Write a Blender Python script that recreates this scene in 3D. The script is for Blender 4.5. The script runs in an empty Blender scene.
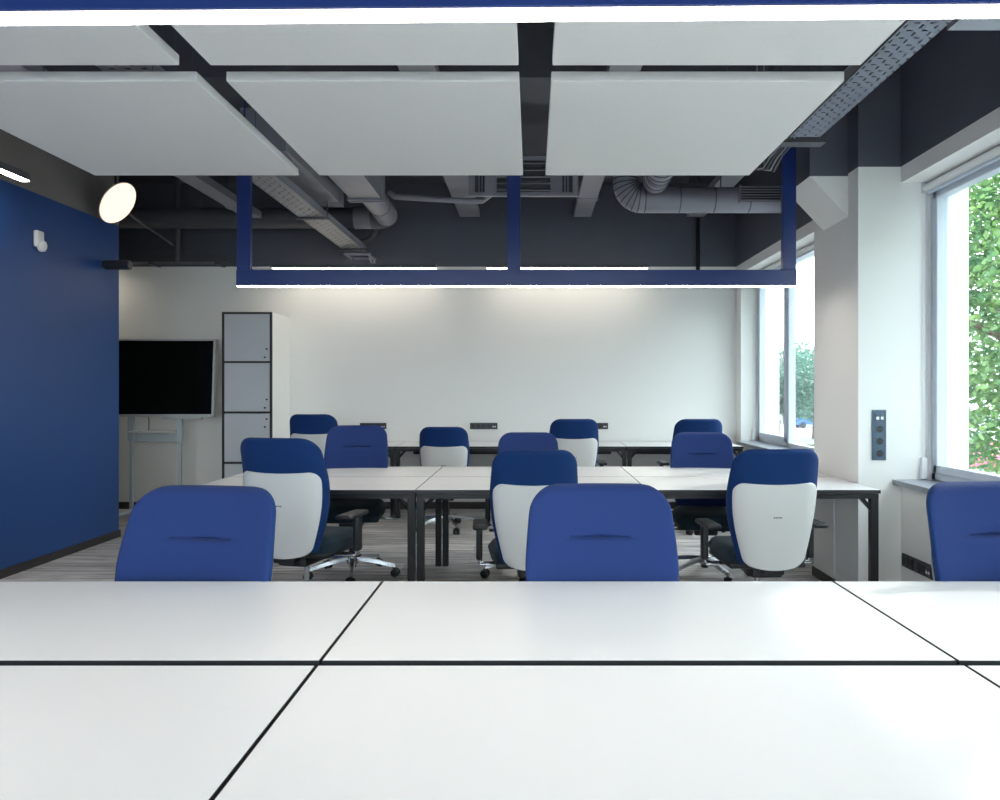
import bpy, bmesh, math, random
from mathutils import Vector, Matrix
random.seed(7)
sc = bpy.context.scene
COL = sc.collection
PI = math.pi
R = math.radians
CAMZ, F, VX, VY = 1.34, 755.0, 532.0, 390.5

def at(px, py, Y):
    return Vector(((px - VX) * Y / F, Y, CAMZ + (VY - py) * Y / F))

# ------------------------------------------------------------------ materials
def srgb(r, g, b):
    f = lambda c: (c / 255 / 12.92) if c / 255 <= 0.04045 else ((c / 255 + 0.055) / 1.055) ** 2.4
    return (f(r), f(g), f(b), 1)

def mat(name, col, rough=0.5, metal=0.0, noise=0.0, nscale=30.0, bump=0.0, bscale=200.0, spec=0.5, sheen=0.0, stretch=None):
    m = bpy.data.materials.new(name); m.use_nodes = True
    nt = m.node_tree; b = nt.nodes['Principled BSDF']
    b.inputs['Base Color'].default_value = col
    b.inputs['Roughness'].default_value = rough
    b.inputs['Metallic'].default_value = metal
    b.inputs['Specular IOR Level'].default_value = spec
    if sheen:
        b.inputs['Sheen Weight'].default_value = sheen
    tc = nt.nodes.new('ShaderNodeTexCoord')
    src = tc.outputs['Object']
    if stretch:
        mp = nt.nodes.new('ShaderNodeMapping'); mp.inputs['Scale'].default_value = stretch
        nt.links.new(src, mp.inputs['Vector']); src = mp.outputs['Vector']
    if noise:
        n = nt.nodes.new('ShaderNodeTexNoise'); n.inputs['Scale'].default_value = nscale; n.inputs['Detail'].default_value = 4
        nt.links.new(src, n.inputs['Vector'])
        mx = nt.nodes.new('ShaderNodeMix'); mx.data_type = 'RGBA'
        mx.inputs[6].default_value = tuple(max(0, c * (1 - noise)) for c in col[:3]) + (1,)
        mx.inputs[7].default_value = tuple(min(1, c * (1 + noise)) for c in col[:3]) + (1,)
        nt.links.new(n.outputs['Fac'], mx.inputs[0]); nt.links.new(mx.outputs[2], b.inputs['Base Color'])
    if bump:
        n2 = nt.nodes.new('ShaderNodeTexNoise'); n2.inputs['Scale'].default_value = bscale
        nt.links.new(src, n2.inputs['Vector'])
        bp = nt.nodes.new('ShaderNodeBump'); bp.inputs['Strength'].default_value = bump; bp.inputs['Distance'].default_value = 0.002
        nt.links.new(n2.outputs['Fac'], bp.inputs['Height']); nt.links.new(bp.outputs['Normal'], b.inputs['Normal'])
    return m

def emit(name, col, s):
    m = bpy.data.materials.new(name); m.use_nodes = True
    nt = m.node_tree
    for n in list(nt.nodes): nt.nodes.remove(n)
    e = nt.nodes.new('ShaderNodeEmission'); e.inputs['Color'].default_value = col; e.inputs['Strength'].default_value = s
    o = nt.nodes.new('ShaderNodeOutputMaterial'); nt.links.new(e.outputs[0], o.inputs[0])
    return m

def glass_mat():
    m = bpy.data.materials.new('window_glass'); m.use_nodes = True
    nt = m.node_tree
    for n in list(nt.nodes): nt.nodes.remove(n)
    t = nt.nodes.new('ShaderNodeBsdfTransparent'); t.inputs['Color'].default_value = (0.93, 0.97, 0.97, 1)
    g = nt.nodes.new('ShaderNodeBsdfGlossy'); g.inputs['Roughness'].default_value = 0.0
    lw = nt.nodes.new('ShaderNodeLayerWeight'); lw.inputs['Blend'].default_value = 0.5
    pw = nt.nodes.new('ShaderNodeMath'); pw.operation = 'POWER'; pw.inputs[1].default_value = 4.0
    nt.links.new(lw.outputs['Facing'], pw.inputs[0])
    fr = nt.nodes.new('ShaderNodeMath'); fr.operation = 'MULTIPLY_ADD'; fr.inputs[1].default_value = 0.4; fr.inputs[2].default_value = 0.03
    nt.links.new(pw.outputs[0], fr.inputs[0])
    mx = nt.nodes.new('ShaderNodeMixShader'); o = nt.nodes.new('ShaderNodeOutputMaterial')
    nt.links.new(fr.outputs[0], mx.inputs[0]); nt.links.new(t.outputs[0], mx.inputs[1]); nt.links.new(g.outputs[0], mx.inputs[2])
    nt.links.new(mx.outputs[0], o.inputs[0])
    return m

def perforated_mat(name, col, px, py, sl=0.55, sw=0.14):
    """sheet steel with rows of punched slots, cut through by transparency"""
    m = mat(name, col, 0.45, 0.15)
    nt = m.node_tree; b = nt.nodes['Principled BSDF']; out = [n for n in nt.nodes if n.type == 'OUTPUT_MATERIAL'][0]
    tc = nt.nodes.new('ShaderNodeTexCoord'); sx = nt.nodes.new('ShaderNodeSeparateXYZ')
    nt.links.new(tc.outputs['Object'], sx.inputs[0])
    def M(op, a, bb=None, c=None):
        n = nt.nodes.new('ShaderNodeMath'); n.operation = op
        for i, v in enumerate((a, bb, c)):
            if v is None: continue
            if isinstance(v, (int, float)): n.inputs[i].default_value = v
            else: nt.links.new(v, n.inputs[i])
        return n.outputs[0]
    u = M('DIVIDE', sx.outputs[0], px); fu = M('FRACT', u); row = M('FLOOR', u)
    par = M('FRACT', M('MULTIPLY', row, 0.5))
    v = M('ADD', M('DIVIDE', sx.outputs[1], py), par); fv = M('FRACT', v)
    # alternate rows: long slots and cross slots
    A = M('MULTIPLY', M('LESS_THAN', M('ABSOLUTE', M('SUBTRACT', fu, 0.5)), sw), M('LESS_THAN', fv, sl))
    B = M('MULTIPLY', M('LESS_THAN', M('ABSOLUTE', M('SUBTRACT', fu, 0.5)), 0.40), M('LESS_THAN', M('ABSOLUTE', M('SUBTRACT', fv, 0.3)), 0.09))
    isB = M('GREATER_THAN', par, 0.25)
    mask = M('ADD', M('MULTIPLY', A, M('SUBTRACT', 1.0, isB)), M('MULTIPLY', B, isB))
    t = nt.nodes.new('ShaderNodeBsdfTransparent'); mx = nt.nodes.new('ShaderNodeMixShader')
    nt.links.new(mask, mx.inputs[0]); nt.links.new(b.outputs[0], mx.inputs[1]); nt.links.new(t.outputs[0], mx.inputs[2])
    nt.links.new(mx.outputs[0], out.inputs[0])
    return m

def carpet_mat():
    m = bpy.data.materials.new('carpet_planks'); m.use_nodes = True
    nt = m.node_tree; b = nt.nodes['Principled BSDF']; b.inputs['Roughness'].default_value = 0.9; b.inputs['Specular IOR Level'].default_value = 0.2
    tc = nt.nodes.new('ShaderNodeTexCoord')
    mp = nt.nodes.new('ShaderNodeMapping'); mp.inputs['Scale'].default_value = (1.6, 26, 1)
    nt.links.new(tc.outputs['Object'], mp.inputs['Vector'])
    n = nt.nodes.new('ShaderNodeTexNoise'); n.inputs['Scale'].default_value = 1.0; n.inputs['Detail'].default_value = 6; n.inputs['Roughness'].default_value = 0.7
    nt.links.new(mp.outputs['Vector'], n.inputs['Vector'])
    br = nt.nodes.new('ShaderNodeTexBrick'); br.inputs['Scale'].default_value = 1.0
    br.inputs['Brick Width'].default_value = 1.0; br.inputs['Row Height'].default_value = 0.25; br.inputs['Mortar Size'].default_value = 0.002
    br.inputs['Color1'].default_value = (0.75, 0.75, 0.75, 1); br.inputs['Color2'].default_value = (1.15, 1.15, 1.15, 1); br.inputs['Mortar'].default_value = (0.6, 0.6, 0.6, 1)
    nt.links.new(tc.outputs['Object'], br.inputs['Vector'])
    cr = nt.nodes.new('ShaderNodeValToRGB')
    cr.color_ramp.elements[0].position = 0.33; cr.color_ramp.elements[0].color = srgb(132, 129, 129)
    cr.color_ramp.elements[1].position = 0.68; cr.color_ramp.elements[1].color = srgb(246, 241, 238)
    nt.links.new(n.outputs['Fac'], cr.inputs[0])
    mx = nt.nodes.new('ShaderNodeMix'); mx.data_type = 'RGBA'; mx.blend_type = 'MULTIPLY'; mx.inputs[0].default_value = 1.0
    nt.links.new(cr.outputs[0], mx.inputs[6]); nt.links.new(br.outputs['Color'], mx.inputs[7]); nt.links.new(mx.outputs[2], b.inputs['Base Color'])
    bp = nt.nodes.new('ShaderNodeBump'); bp.inputs['Strength'].default_value = 0.5; bp.inputs['Distance'].default_value = 0.004
    nt.links.new(n.outputs['Fac'], bp.inputs['Height']); nt.links.new(bp.outputs[0], b.inputs['Normal'])
    return m

M_wall = mat('white_wall_paint', (0.84, 0.83, 0.805, 1), 0.7, noise=0.015, nscale=2, bump=0.15, bscale=120)
M_dark = mat('charcoal_wall_paint', (0.092, 0.099, 0.127, 1), 0.6, noise=0.12, nscale=3, bump=0.3, bscale=40)
M_grey_up = mat('grey_brown_plaster', (0.17, 0.155, 0.15, 1), 0.7, noise=0.12, nscale=3, bump=0.3, bscale=40)
M_blue_wall = mat('blue_wall_paint', (0.013, 0.060, 0.22, 1), 0.42, noise=0.06, nscale=1.5, bump=0.15, bscale=90)
M_ceil = mat('dark_ceiling_paint', (0.075, 0.073, 0.090, 1), 0.7, noise=0.2, nscale=4, bump=0.5, bscale=25)
M_carpet = carpet_mat()
M_base = mat('dark_baseboard', (0.035, 0.028, 0.028, 1), 0.5)
M_panel = mat('acoustic_felt', (0.85, 0.85, 0.835, 1), 0.95, noise=0.03, nscale=60, bump=0.25, bscale=300, spec=0.1)
M_panel_edge = mat('felt_edge', (0.66, 0.68, 0.68, 1), 0.8, noise=0.03, nscale=40)
M_top = mat('white_laminate', (0.83, 0.83, 0.835, 1), 0.33, noise=0.012, nscale=5, spec=0.45)
M_black_edge = mat('black_edge', (0.018, 0.019, 0.022, 1), 0.45)
M_black_metal = mat('black_powder_coat', (0.009, 0.010, 0.012, 1), 0.4, bump=0.1, bscale=500)
M_blue_metal = mat('navy_powder_coat', (0.012, 0.032, 0.155, 1), 0.28, noise=0.05, nscale=3)
M_fabric = mat('blue_upholstery', (0.0155, 0.036, 0.143, 1), 0.85, noise=0.15, nscale=400, bump=0.35, bscale=700, spec=0.2, sheen=0.05)
M_fabric_b = mat('royal_blue_upholstery', (0.002, 0.030, 0.135, 1), 0.75, noise=0.12, nscale=400, bump=0.3, bscale=700, spec=0.25, sheen=0.04)
M_seat = mat('dark_teal_upholstery', (0.012, 0.03, 0.045, 1), 0.8, noise=0.15, nscale=400, bump=0.3, bscale=700, spec=0.25, sheen=0.1)
M_shell = mat('white_plastic_shell', (0.70, 0.70, 0.69, 1), 0.35, noise=0.01, nscale=8)
M_black_pl = mat('black_plastic', (0.016, 0.017, 0.02, 1), 0.42, bump=0.1, bscale=300)
M_chrome = mat('polished_aluminium', (0.52, 0.53, 0.56, 1), 0.25, 1.0, noise=0.03, nscale=20)
M_galv = mat('painted_duct_metal', (0.27, 0.27, 0.31, 1), 0.42, 0.25, noise=0.08, nscale=8)
M_galv_d = mat('dark_painted_metal', (0.085, 0.088, 0.10, 1), 0.5, 0.15, noise=0.1, nscale=8)
M_tray = perforated_mat('perforated_tray_steel', (0.21, 0.235, 0.30, 1), 0.031, 0.064)
M_tray2 = perforated_mat('perforated_tray_grey', (0.30, 0.29, 0.30, 1), 0.04, 0.11, 0.55, 0.14)
M_tray_side = mat('tray_rail_steel', (0.30, 0.31, 0.36, 1), 0.4, 0.3, noise=0.05, nscale=10)
M_frame = mat('white_window_frame', (0.60, 0.65, 0.73, 1), 0.35, noise=0.01, nscale=8)
M_sill = mat('grey_stone_sill', (0.27, 0.29, 0.33, 1), 0.3, noise=0.12, nscale=25)
M_glass = glass_mat()
M_led = emit('led_diffuser', (1.0, 0.925, 0.83, 1), 20.5)
M_led_warm = emit('led_diffuser_soft', (1.0, 0.90, 0.77, 1), 11)
M_disc = emit('warm_disc_diffuser', (1.0, 0.70, 0.53, 1), 0.95)
M_locker = mat('locker_grey_door', (0.60, 0.615, 0.64, 1), 0.4, noise=0.015, nscale=10)
M_locker_side = mat('locker_white_side', (0.82, 0.81, 0.78, 1), 0.45, noise=0.01, nscale=10)
M_tv = mat('black_screen_glass', (0.004, 0.005, 0.005, 1), 0.12, noise=0.1, nscale=2, spec=0.4)
M_tv_frame = mat('silver_bezel', (0.62, 0.63, 0.64, 1), 0.35, 0.3, noise=0.02, nscale=10)
M_tv_stand = mat('light_grey_stand', (0.50, 0.56, 0.60, 1), 0.4, noise=0.02, nscale=10)
M_sock = mat('anthracite_socket', (0.022, 0.024, 0.03, 1), 0.35, noise=0.05, nscale=30)
M_sock_in = mat('black_socket_well', (0.006, 0.006, 0.008, 1), 0.4)
M_sock_b = mat('blue_grey_socket', (0.060, 0.10, 0.15, 1), 0.3, 0.2, noise=0.05, nscale=30)
M_white_pl = mat('white_plastic', (0.78, 0.78, 0.78, 1), 0.4, noise=0.01, nscale=30)
M_mark = mat('grey_print', (0.12, 0.12, 0.13, 1), 0.5)
M_ext = mat('white_exterior_render', (0.86, 0.88, 0.90, 1), 0.8, noise=0.03, nscale=6)
M_bark = mat('brown_bark', (0.12, 0.08, 0.06, 1), 0.9, noise=0.3, nscale=12, bump=0.6, bscale=30)
M_ground = mat('pale_paving', (0.22, 0.22, 0.23, 1), 0.8, noise=0.1, nscale=2)
M_grass = mat('lawn_grass', (0.06, 0.11, 0.045, 1), 0.9, noise=0.3, nscale=6)
def leaf_mat(name, c1, c2):
    m = mat(name, c1, 0.55)
    nt = m.node_tree; b = nt.nodes['Principled BSDF']
    tc = nt.nodes.new('ShaderNodeTexCoord')
    n = nt.nodes.new('ShaderNodeTexNoise'); n.inputs['Scale'].default_value = 3.5; n.inputs['Detail'].default_value = 5
    nt.links.new(tc.outputs['Object'], n.inputs['Vector'])
    cr = nt.nodes.new('ShaderNodeValToRGB')
    cr.color_ramp.elements[0].position = 0.35; cr.color_ramp.elements[0].color = c1
    cr.color_ramp.elements[1].position = 0.65; cr.color_ramp.elements[1].color = c2
    nt.links.new(n.outputs['Fac'], cr.inputs[0]); nt.links.new(cr.outputs[0], b.inputs['Base Color'])
    out = [q for q in nt.nodes if q.type == 'OUTPUT_MATERIAL'][0]
    t = nt.nodes.new('ShaderNodeBsdfTranslucent'); nt.links.new(cr.outputs[0], t.inputs['Color'])
    mx = nt.nodes.new('ShaderNodeMixShader'); mx.inputs[0].default_value = 0.45
    nt.links.new(b.outputs[0], mx.inputs[1]); nt.links.new(t.outputs[0], mx.inputs[2]); nt.links.new(mx.outputs[0], out.inputs[0])
    return m
M_leaf = leaf_mat('fresh_green_leaves', (0.05, 0.16, 0.07, 1), (0.22, 0.34, 0.10, 1))
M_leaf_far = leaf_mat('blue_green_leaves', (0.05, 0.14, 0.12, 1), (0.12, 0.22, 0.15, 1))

# ------------------------------------------------------------------ mesh building
class MB:
    def __init__(s): s.v = []; s.f = []; s.mi = []; s.m = 0
    def add(s, vs, fs, T=None):
        o = len(s.v)
        s.v += [(T @ Vector(v)) if T is not None else Vector(v) for v in vs]
        for f in fs: s.f.append([o + i for i in f]); s.mi.append(s.m)
        return s
    def box(s, x0, y0, z0, x1, y1, z1, b=0.0, T=None, seg=2):
        if x1 < x0: x0, x1 = x1, x0
        if y1 < y0: y0, y1 = y1, y0
        if z1 < z0: z0, z1 = z1, z0
        if b <= 0:
            vs = [(x0,y0,z0),(x1,y0,z0),(x1,y1,z0),(x0,y1,z0),(x0,y0,z1),(x1,y0,z1),(x1,y1,z1),(x0,y1,z1)]
            return s.add(vs, [(0,3,2,1),(4,5,6,7),(0,1,5,4),(1,2,6,5),(2,3,7,6),(3,0,4,7)], T)
        bm = bmesh.new(); bmesh.ops.create_cube(bm, size=1)
        for v in bm.verts:
            v.co = Vector((x0 + (v.co.x + .5) * (x1 - x0), y0 + (v.co.y + .5) * (y1 - y0), z0 + (v.co.z + .5) * (z1 - z0)))
        b = min(b, 0.49 * min(x1 - x0, y1 - y0, z1 - z0))
        bmesh.ops.bevel(bm, geom=bm.edges[:], offset=b, segments=seg, affect='EDGES', profile=0.5)
        bm.verts.index_update()
        s.add([v.co.copy() for v in bm.verts], [[v.index for v in f.verts] for f in bm.faces], T)
        bm.free(); return s
    def tube(s, pts, r, n=12, cap=True, T=None):
        pts = [Vector(p) for p in pts]
        rs = r if isinstance(r, (list, tuple)) else [r] * len(pts)
        vs = []; fs = []
        up = None
        for i, p in enumerate(pts):
            if i == 0: d = pts[1] - pts[0]
            elif i == len(pts) - 1: d = pts[-1] - pts[-2]
            else: d = (pts[i] - pts[i-1]).normalized() + (pts[i+1] - pts[i]).normalized()
            d.normalize()
            if up is None:
                up = Vector((0, 0, 1)) if abs(d.z) < 0.9 else Vector((1, 0, 0))
            a = d.cross(up)
            if a.length < 1e-5: a = d.orthogonal()
            a.normalize(); bb = a.cross(d).normalized(); up = bb
            for k in range(n):
                t = 2 * PI * k / n
                vs.append(p + (a * math.cos(t) + bb * math.sin(t)) * rs[i])
        for i in range(len(pts) - 1):
            for k in range(n):
                k2 = (k + 1) % n
                fs.append((i*n + k, i*n + k2, (i+1)*n + k2, (i+1)*n + k))
        if cap:
            fs.append(tuple(range(n))[::-1]); fs.append(tuple((len(pts)-1)*n + k for k in range(n)))
        return s.add(vs, fs, T)
    def cyl(s, p0, p1, r, n=16, T=None): return s.tube([p0, p1], r, n, True, T)
    def build(s, name, mats, parent=None, loc=(0,0,0), rotz=0, smooth=False, angle=35):
        me = bpy.data.meshes.new(name)
        me.from_pydata([tuple(v) for v in s.v], [], s.f)
        for m in (mats if isinstance(mats, (list, tuple)) else [mats]): me.materials.append(m)
        for p, i in zip(me.polygons, s.mi): p.material_index = i
        bm = bmesh.new(); bm.from_mesh(me); bmesh.ops.recalc_face_normals(bm, faces=bm.faces[:]); bm.to_mesh(me); bm.free()
        if smooth:
            for p in me.polygons: p.use_smooth = True
            me.set_sharp_from_angle(angle=R(angle))
        me.update()
        o = bpy.data.objects.new(name, me); COL.objects.link(o)
        o.location = loc; o.rotation_euler = (0, 0, rotz)
        if parent is not None: o.parent = parent
        return o

def tag(o, label, cat, group=None, kind=None):
    o['label'] = label; o['category'] = cat
    if group: o['group'] = group
    if kind: o['kind'] = kind
    return o
def thing(name, label, cat, loc=(0,0,0), rotz=0, group=None):
    o = bpy.data.objects.new(name, None); COL.objects.link(o)
    o.empty_display_size = 0.1
    o.location = loc; o.rotation_euler = (0, 0, rotz)
    return tag(o, label, cat, group)
def copy_tree(o, parent=None):
    c = o.copy(); COL.objects.link(c)
    if parent is not None: c.parent = parent
    for ch in list(o.children): copy_tree(ch, c)
    return c

# ------------------------------------------------------------------ the room
XL, XR, YB, CEIL, YR = -3.885, 2.375, 8.78, 3.75, -2.6
XLL = -7.0
XO = 2.81          # outer face of the window wall
PZ = 2.78          # height of the paint line
FZ = -.035         # finished floor level
def struct(mb, name, mats, label, cat, **k):
    return tag(mb.build(name, mats, **k), label, cat, kind='structure')

m = MB(); m.box(XLL - .2, YR - .2, -.3, XO, YB + .2, FZ)
struct(m, 'floor', M_carpet, 'grey brown carpet plank floor with streaks', 'floor')
m = MB(); m.box(XLL - .2, YR - .2, CEIL, XO, YB + .2, CEIL + .2)
struct(m, 'ceiling', M_ceil, 'dark painted open ceiling above the ducts and trays', 'ceiling')
m = MB(); m.box(XLL, YB, FZ, XO, YB + .2, PZ); m.m = 1; m.box(XLL, YB, PZ, XO, YB + .2, CEIL)
struct(m, 'wall_back', [M_wall, M_dark], 'white back wall with dark paint above the line lights', 'wall')
m = MB(); m.box(XL - .25, YR, FZ, XL, 7.1, 2.885); m.m = 1; m.box(XL - .25, YR, 2.885, XL, 7.1, CEIL)
struct(m, 'wall_left', [M_blue_wall, M_grey_up], 'deep blue wall on the left with grey plaster above', 'wall')
m = MB(); m.box(XLL - .2, YR, FZ, XLL, YB, CEIL)
struct(m, 'wall_side', M_wall, 'white wall of the recess behind the blue wall', 'wall')
RW = (-3.7, 2.1, .60, 2.70)  # opening for the added fill window
m = MB(); m.box(XLL, YR - .2, FZ, XO, YR, RW[2]); m.box(XLL, YR - .2, RW[2], RW[0], YR, PZ); m.box(RW[1], YR - .2, RW[2], XO, YR, PZ); m.box(RW[0], YR - .2, RW[3], RW[1], YR, PZ)
m.m = 1; m.box(XLL, YR - .2, PZ, XO, YR, CEIL)
struct(m, 'wall_rear', [M_wall, M_dark], 'white rear wall behind the viewer', 'wall')
# window wall: piers with dark upper paint, parapet and lintel
wins = [(1.90, 4.86), (5.62, 8.58), (-1.80, 1.16)]
m = MB()
def two(x0, y0, x1, y1, z0=FZ):
    m.m = 0; m.box(x0, y0, z0, x1, y1, PZ); m.m = 1; m.box(x0, y0, PZ, x1, y1, CEIL)
for a, b in wins:
    m.m = 0; m.box(XR, a, FZ, XO, b, .735)
    two(XR, a, XO, b, 2.676)
for a, b in ((8.58, YB), (YR, -1.80)): two(XR, a, XO, b)
struct(m, 'wall_right', [M_wall, M_dark], 'window wall with white parapet, lintel and dark paint above', 'wall')
for i, (a, b) in enumerate(((4.86, 5.62), (1.16, 1.90))):
    m = MB(); two(2.10, a, XO, b)
    # corbel: sloped bracket under the ceiling beam
    c0, c1 = a + .157, a + .588
    xs, zt, zb = 1.847, 2.765, 2.495
    prof = [(2.10, zb), (2.10, zt), (xs, zt)]
    vs = [(x, c0, z) for x, z in prof] + [(x, c1, z) for x, z in prof]
    m.m = 0; m.add(vs, [(0,1,2),(5,4,3),(0,2,5,3),(2,1,4,5),(1,0,3,4)])
    m.m = 1; m.box(xs, c0, zt, 2.10, c1, CEIL)
    struct(m, 'pillar' if i == 0 else 'pillar.001', [M_wall, M_dark], 'white pillar with sloped bracket between the two windows' if i == 0 else 'white pillar beside the viewer outside the view', 'pillar')
# transverse beam over the pillars
for a in (5.017,):
    m = MB(); m.box(XL, a, 3.42, 1.847, a + .43, CEIL)
    struct(m, 'beam', M_ceil, 'dark ceiling beam running across the room to the pillar bracket', 'beam')
# sills
for i, (a, b) in enumerate(wins):
    m = MB(); m.box(2.318, a - .03 if i == 0 else a + .001, .735, 2.62, b - .001, .768, .004) if i != 1 else m.box(2.318, a + .001, .735, 2.62, b - .001, .768, .004)
    struct(m, 'trim_%d' % (i + 1), M_sill, ['grey stone window sill below the near window', 'grey stone window sill below the far window', 'grey stone window sill beside the viewer'][i], 'sill')
# baseboards
m = MB(); m.box(XL, YR, FZ, XL + .012, 7.112, .03); m.box(XL - .25, 7.1, FZ, XL + .012, 7.112, .03)
struct(m, 'baseboard_left', M_base, 'dark baseboard along the foot of the blue wall', 'baseboard')
m = MB(); m.box(XLL, YB - .012, FZ, XR, YB, .045)
struct(m, 'baseboard_back', M_base, 'dark baseboard along the foot of the back wall', 'baseboard')
m = MB(); m.box(2.088, 4.848, FZ, 2.10, 5.632, .03); m.box(2.088, 4.848, FZ, XR, 4.86, .03)
struct(m, 'baseboard_right', M_base, 'dark baseboard around the foot of the pillar', 'baseboard')
# windows
def window(idx, a, b, label):
    root = thing('window_%d' % idx, label, 'window', (2.60, a, .77)); root['kind'] = 'structure'
    H = 2.676 - .77; L = b - a
    n = 3; w = L / n
    f = MB()
    f.box(-.03, 0, 0, .04, L, .045, .004); f.box(-.03, 0, H - .06, .04, L, H, .004)
    f.box(-.03, 0, 0, .04, .05, H, .004); f.box(-.03, L - .05, 0, .04, L, H, .004)
    for k in range(1, n): f.box(-.03, k * w - .03, 0, .04, k * w + .03, H, .004)
    f.build('frame', M_frame, root)
    for k in range(n):
        y0, y1 = k * w + (.05 if k == 0 else .03), (k + 1) * w - (.05 if k == n - 1 else .03)
        if k in (0, 2):      # opening sashes
            s = MB()
            s.box(-.045, y0, .045, .03, y0 + .045, H - .06, .006); s.box(-.045, y1 - .045, .045, .03, y1, H - .06, .006)
            s.box(-.045, y0, .045, .03, y1, .10, .006); s.box(-.045, y0, H - .115, .03, y1, H - .06, .006)
            so = s.build('sash', M_frame, root)
            p = MB(); p.box(0, y0 + .045, .10, .016, y1 - .045, H - .115); p.build('pane', M_glass, so)
            h = MB(); yy = y1 - .022 if k == 0 else y0 + .022
            h.box(-.056, yy - .013, .9, -.045, yy + .013, .97, .004); h.box(-.078, yy - .008, .925, -.056, yy + .008, .945, .003)
            h.box(-.084, yy - .009, .82, -.070, yy + .009, .945, .005)
            h.build('handle', M_white_pl, so)
        else:
            p = MB(); p.box(0, y0, .045, .016, y1, H - .06); p.build('pane', M_glass, root)
    return root
window(1, *wins[0], 'large window beside the near chair, green tree outside')
window(2, *wins[1], 'far window behind the pillar with a white mullion')
window(3, *wins[2], 'window in the wall beside the viewer')
root = thing('window_4', 'unseen wide window added behind the viewer for fill light', 'window', (RW[0], YR - .1, RW[2])); root['kind'] = 'structure'  # added out of view: extra daylight from behind evens out the room
W4, H4 = RW[1] - RW[0], RW[3] - RW[2]
f = MB(); f.box(0, -.03, 0, W4, .03, .05); f.box(0, -.03, H4 - .05, W4, .03, H4)
for k in range(6): f.box(max(0, k*W4/5 - .025), -.03, .05, min(W4, k*W4/5 + .025), .03, H4 - .05)
f.build('frame', M_frame, root)
for k in range(5):
    p = MB(); p.box(k*W4/5 + .025, -.008, .05, (k+1)*W4/5 - .025, .008, H4 - .05); p.build('pane', M_glass, root)
# outer reveals are the wall thickness; roller blinds inside
for i, (a, b) in enumerate(wins[:2]):
    rb = thing('roller_blind', ['rolled-up white blind at the top of the near window', 'rolled-up white blind at the top of the far window'][i], 'blind', (2.535, a, 2.64), 0, 'rolled-up window blinds')
    t = MB(); t.cyl((0, .012, 0), (0, b - a - .012, 0), .027, 20); t.build('fabric_roll', M_white_pl, rb, smooth=True)
    t = MB(); t.box(-.028, .001, -.03, .028, .012, .036); t.build('end_bracket', M_frame, rb)
    t = MB(); t.box(-.028, b - a - .012, -.03, .028, b - a - .001, .036); t.build('end_bracket', M_frame, rb)
    t = MB(); t.box(-.012, .03, -.045, .012, b - a - .03, -.026, .004); t.build('bottom_bar', M_frame, rb)
    c = MB(); yy = b - a - .022
    c.tube([(-.02, yy, -.01), (-.02, yy, -1.86)], .0022, 6); c.tube([(.006, yy, -.01), (.006, yy, -1.86)], .0022, 6); ch = c.build('bead_chain', M_white_pl, rb)
    c = MB(); c.box(-.045, yy - .012, -1.868, .0, yy + .012, -1.73, .01); c.build('chain_tensioner', M_white_pl, rb)

# ------------------------------------------------------------------ outside
GZ = -2.5
m = MB(); m.box(XO + .05, -30, GZ - .2, 120, 160, GZ); m.box(-40, -60, GZ - .2, XO + .05, YR - .3, GZ)
struct(m, 'ground', M_ground, 'pale paved ground outside the windows', 'ground')
m = MB()
for k in range(5000):
    x, y = random.uniform(9, 34), random.uniform(42, 52)
    a = random.uniform(0, PI); s = random.uniform(.15, .3)
    m.add([(x - s*math.cos(a), y - s*math.sin(a), GZ), (x + s*math.cos(a), y + s*math.sin(a), GZ), (x + .1, y, GZ + random.uniform(.1, .25))], [(0,1,2)])
m.box(9, 42, GZ, 34, 52, GZ + .03)
tag(m.build('lawn_grass', M_grass), 'green lawn far outside the far window', 'grass', kind='stuff')
def tree(label, x, y, h, rad, cz, nleaf, ls, lm, group=None):
    root = thing('tree', label, 'tree', (x, y, GZ), 0, group)
    t = MB()
    t.tube([(0,0,0), (.05,.02,cz*.4), (-.03,.05,cz*.8), (0,0,cz+rad*.5)], [.26,.2,.16,.06], 10)
    for k in range(7):
        a = k * 2.4; z0 = cz * (.55 + .06 * k)
        t.tube([(0,0,z0), (math.cos(a)*rad*.4, math.sin(a)*rad*.4, z0+rad*.25), (math.cos(a)*rad*.75, math.sin(a)*rad*.75, z0+rad*.4)], [.09,.06,.02], 7)
    t.build('trunk', M_bark, root, smooth=True)
    cl = []
    for k in range(46):
        d = Vector((random.gauss(0,1), random.gauss(0,1), random.gauss(0,1))).normalized() * (random.random() ** .4) * rad * .85
        d.z *= (h - cz) / rad * .9
        cl.append((d, random.uniform(.22, .38) * rad))
    f = MB()
    for k in range(nleaf):
        c, r = random.choice(cl)
        d = Vector((random.gauss(0,1), random.gauss(0,1), random.gauss(0,1))).normalized() * r * random.random() ** .33
        p = c + d + Vector((0, 0, cz))
        if p.z < .8: continue
        n1 = Vector((random.gauss(0,1), random.gauss(0,1), random.gauss(0,.6))).normalized(); n2 = n1.orthogonal().normalized()
        n2 = (n2 * math.cos(k) + n1.cross(n2) * math.sin(k))
        s = ls * random.uniform(.6, 1.2)
        f.add([p, p + n1*s*.5 + n2*s*.28, p + n1*s, p + n1*s*.5 - n2*s*.28], [(0,1,2,3)])
    f.build('foliage', lm, root)
tree('leafy green tree close outside the near window', 8.7, 12.0, 10.0, 3.3, 4.8, 42000, .13, M_leaf)
tree('unseen leafy tree added beyond the right picture edge to screen sky light off the pillar', 7.9, 1.2, 9.0, 3.5, 4.2, 20000, .22, M_leaf)  # added out of view to cut the sky light reaching the pillar
tree('tree far beyond the far window with its crown left of the mullion', 17.5, 54, 6.6, 3.4, 3.8, 7000, .35, M_leaf_far, 'trees beyond the far window')
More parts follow.
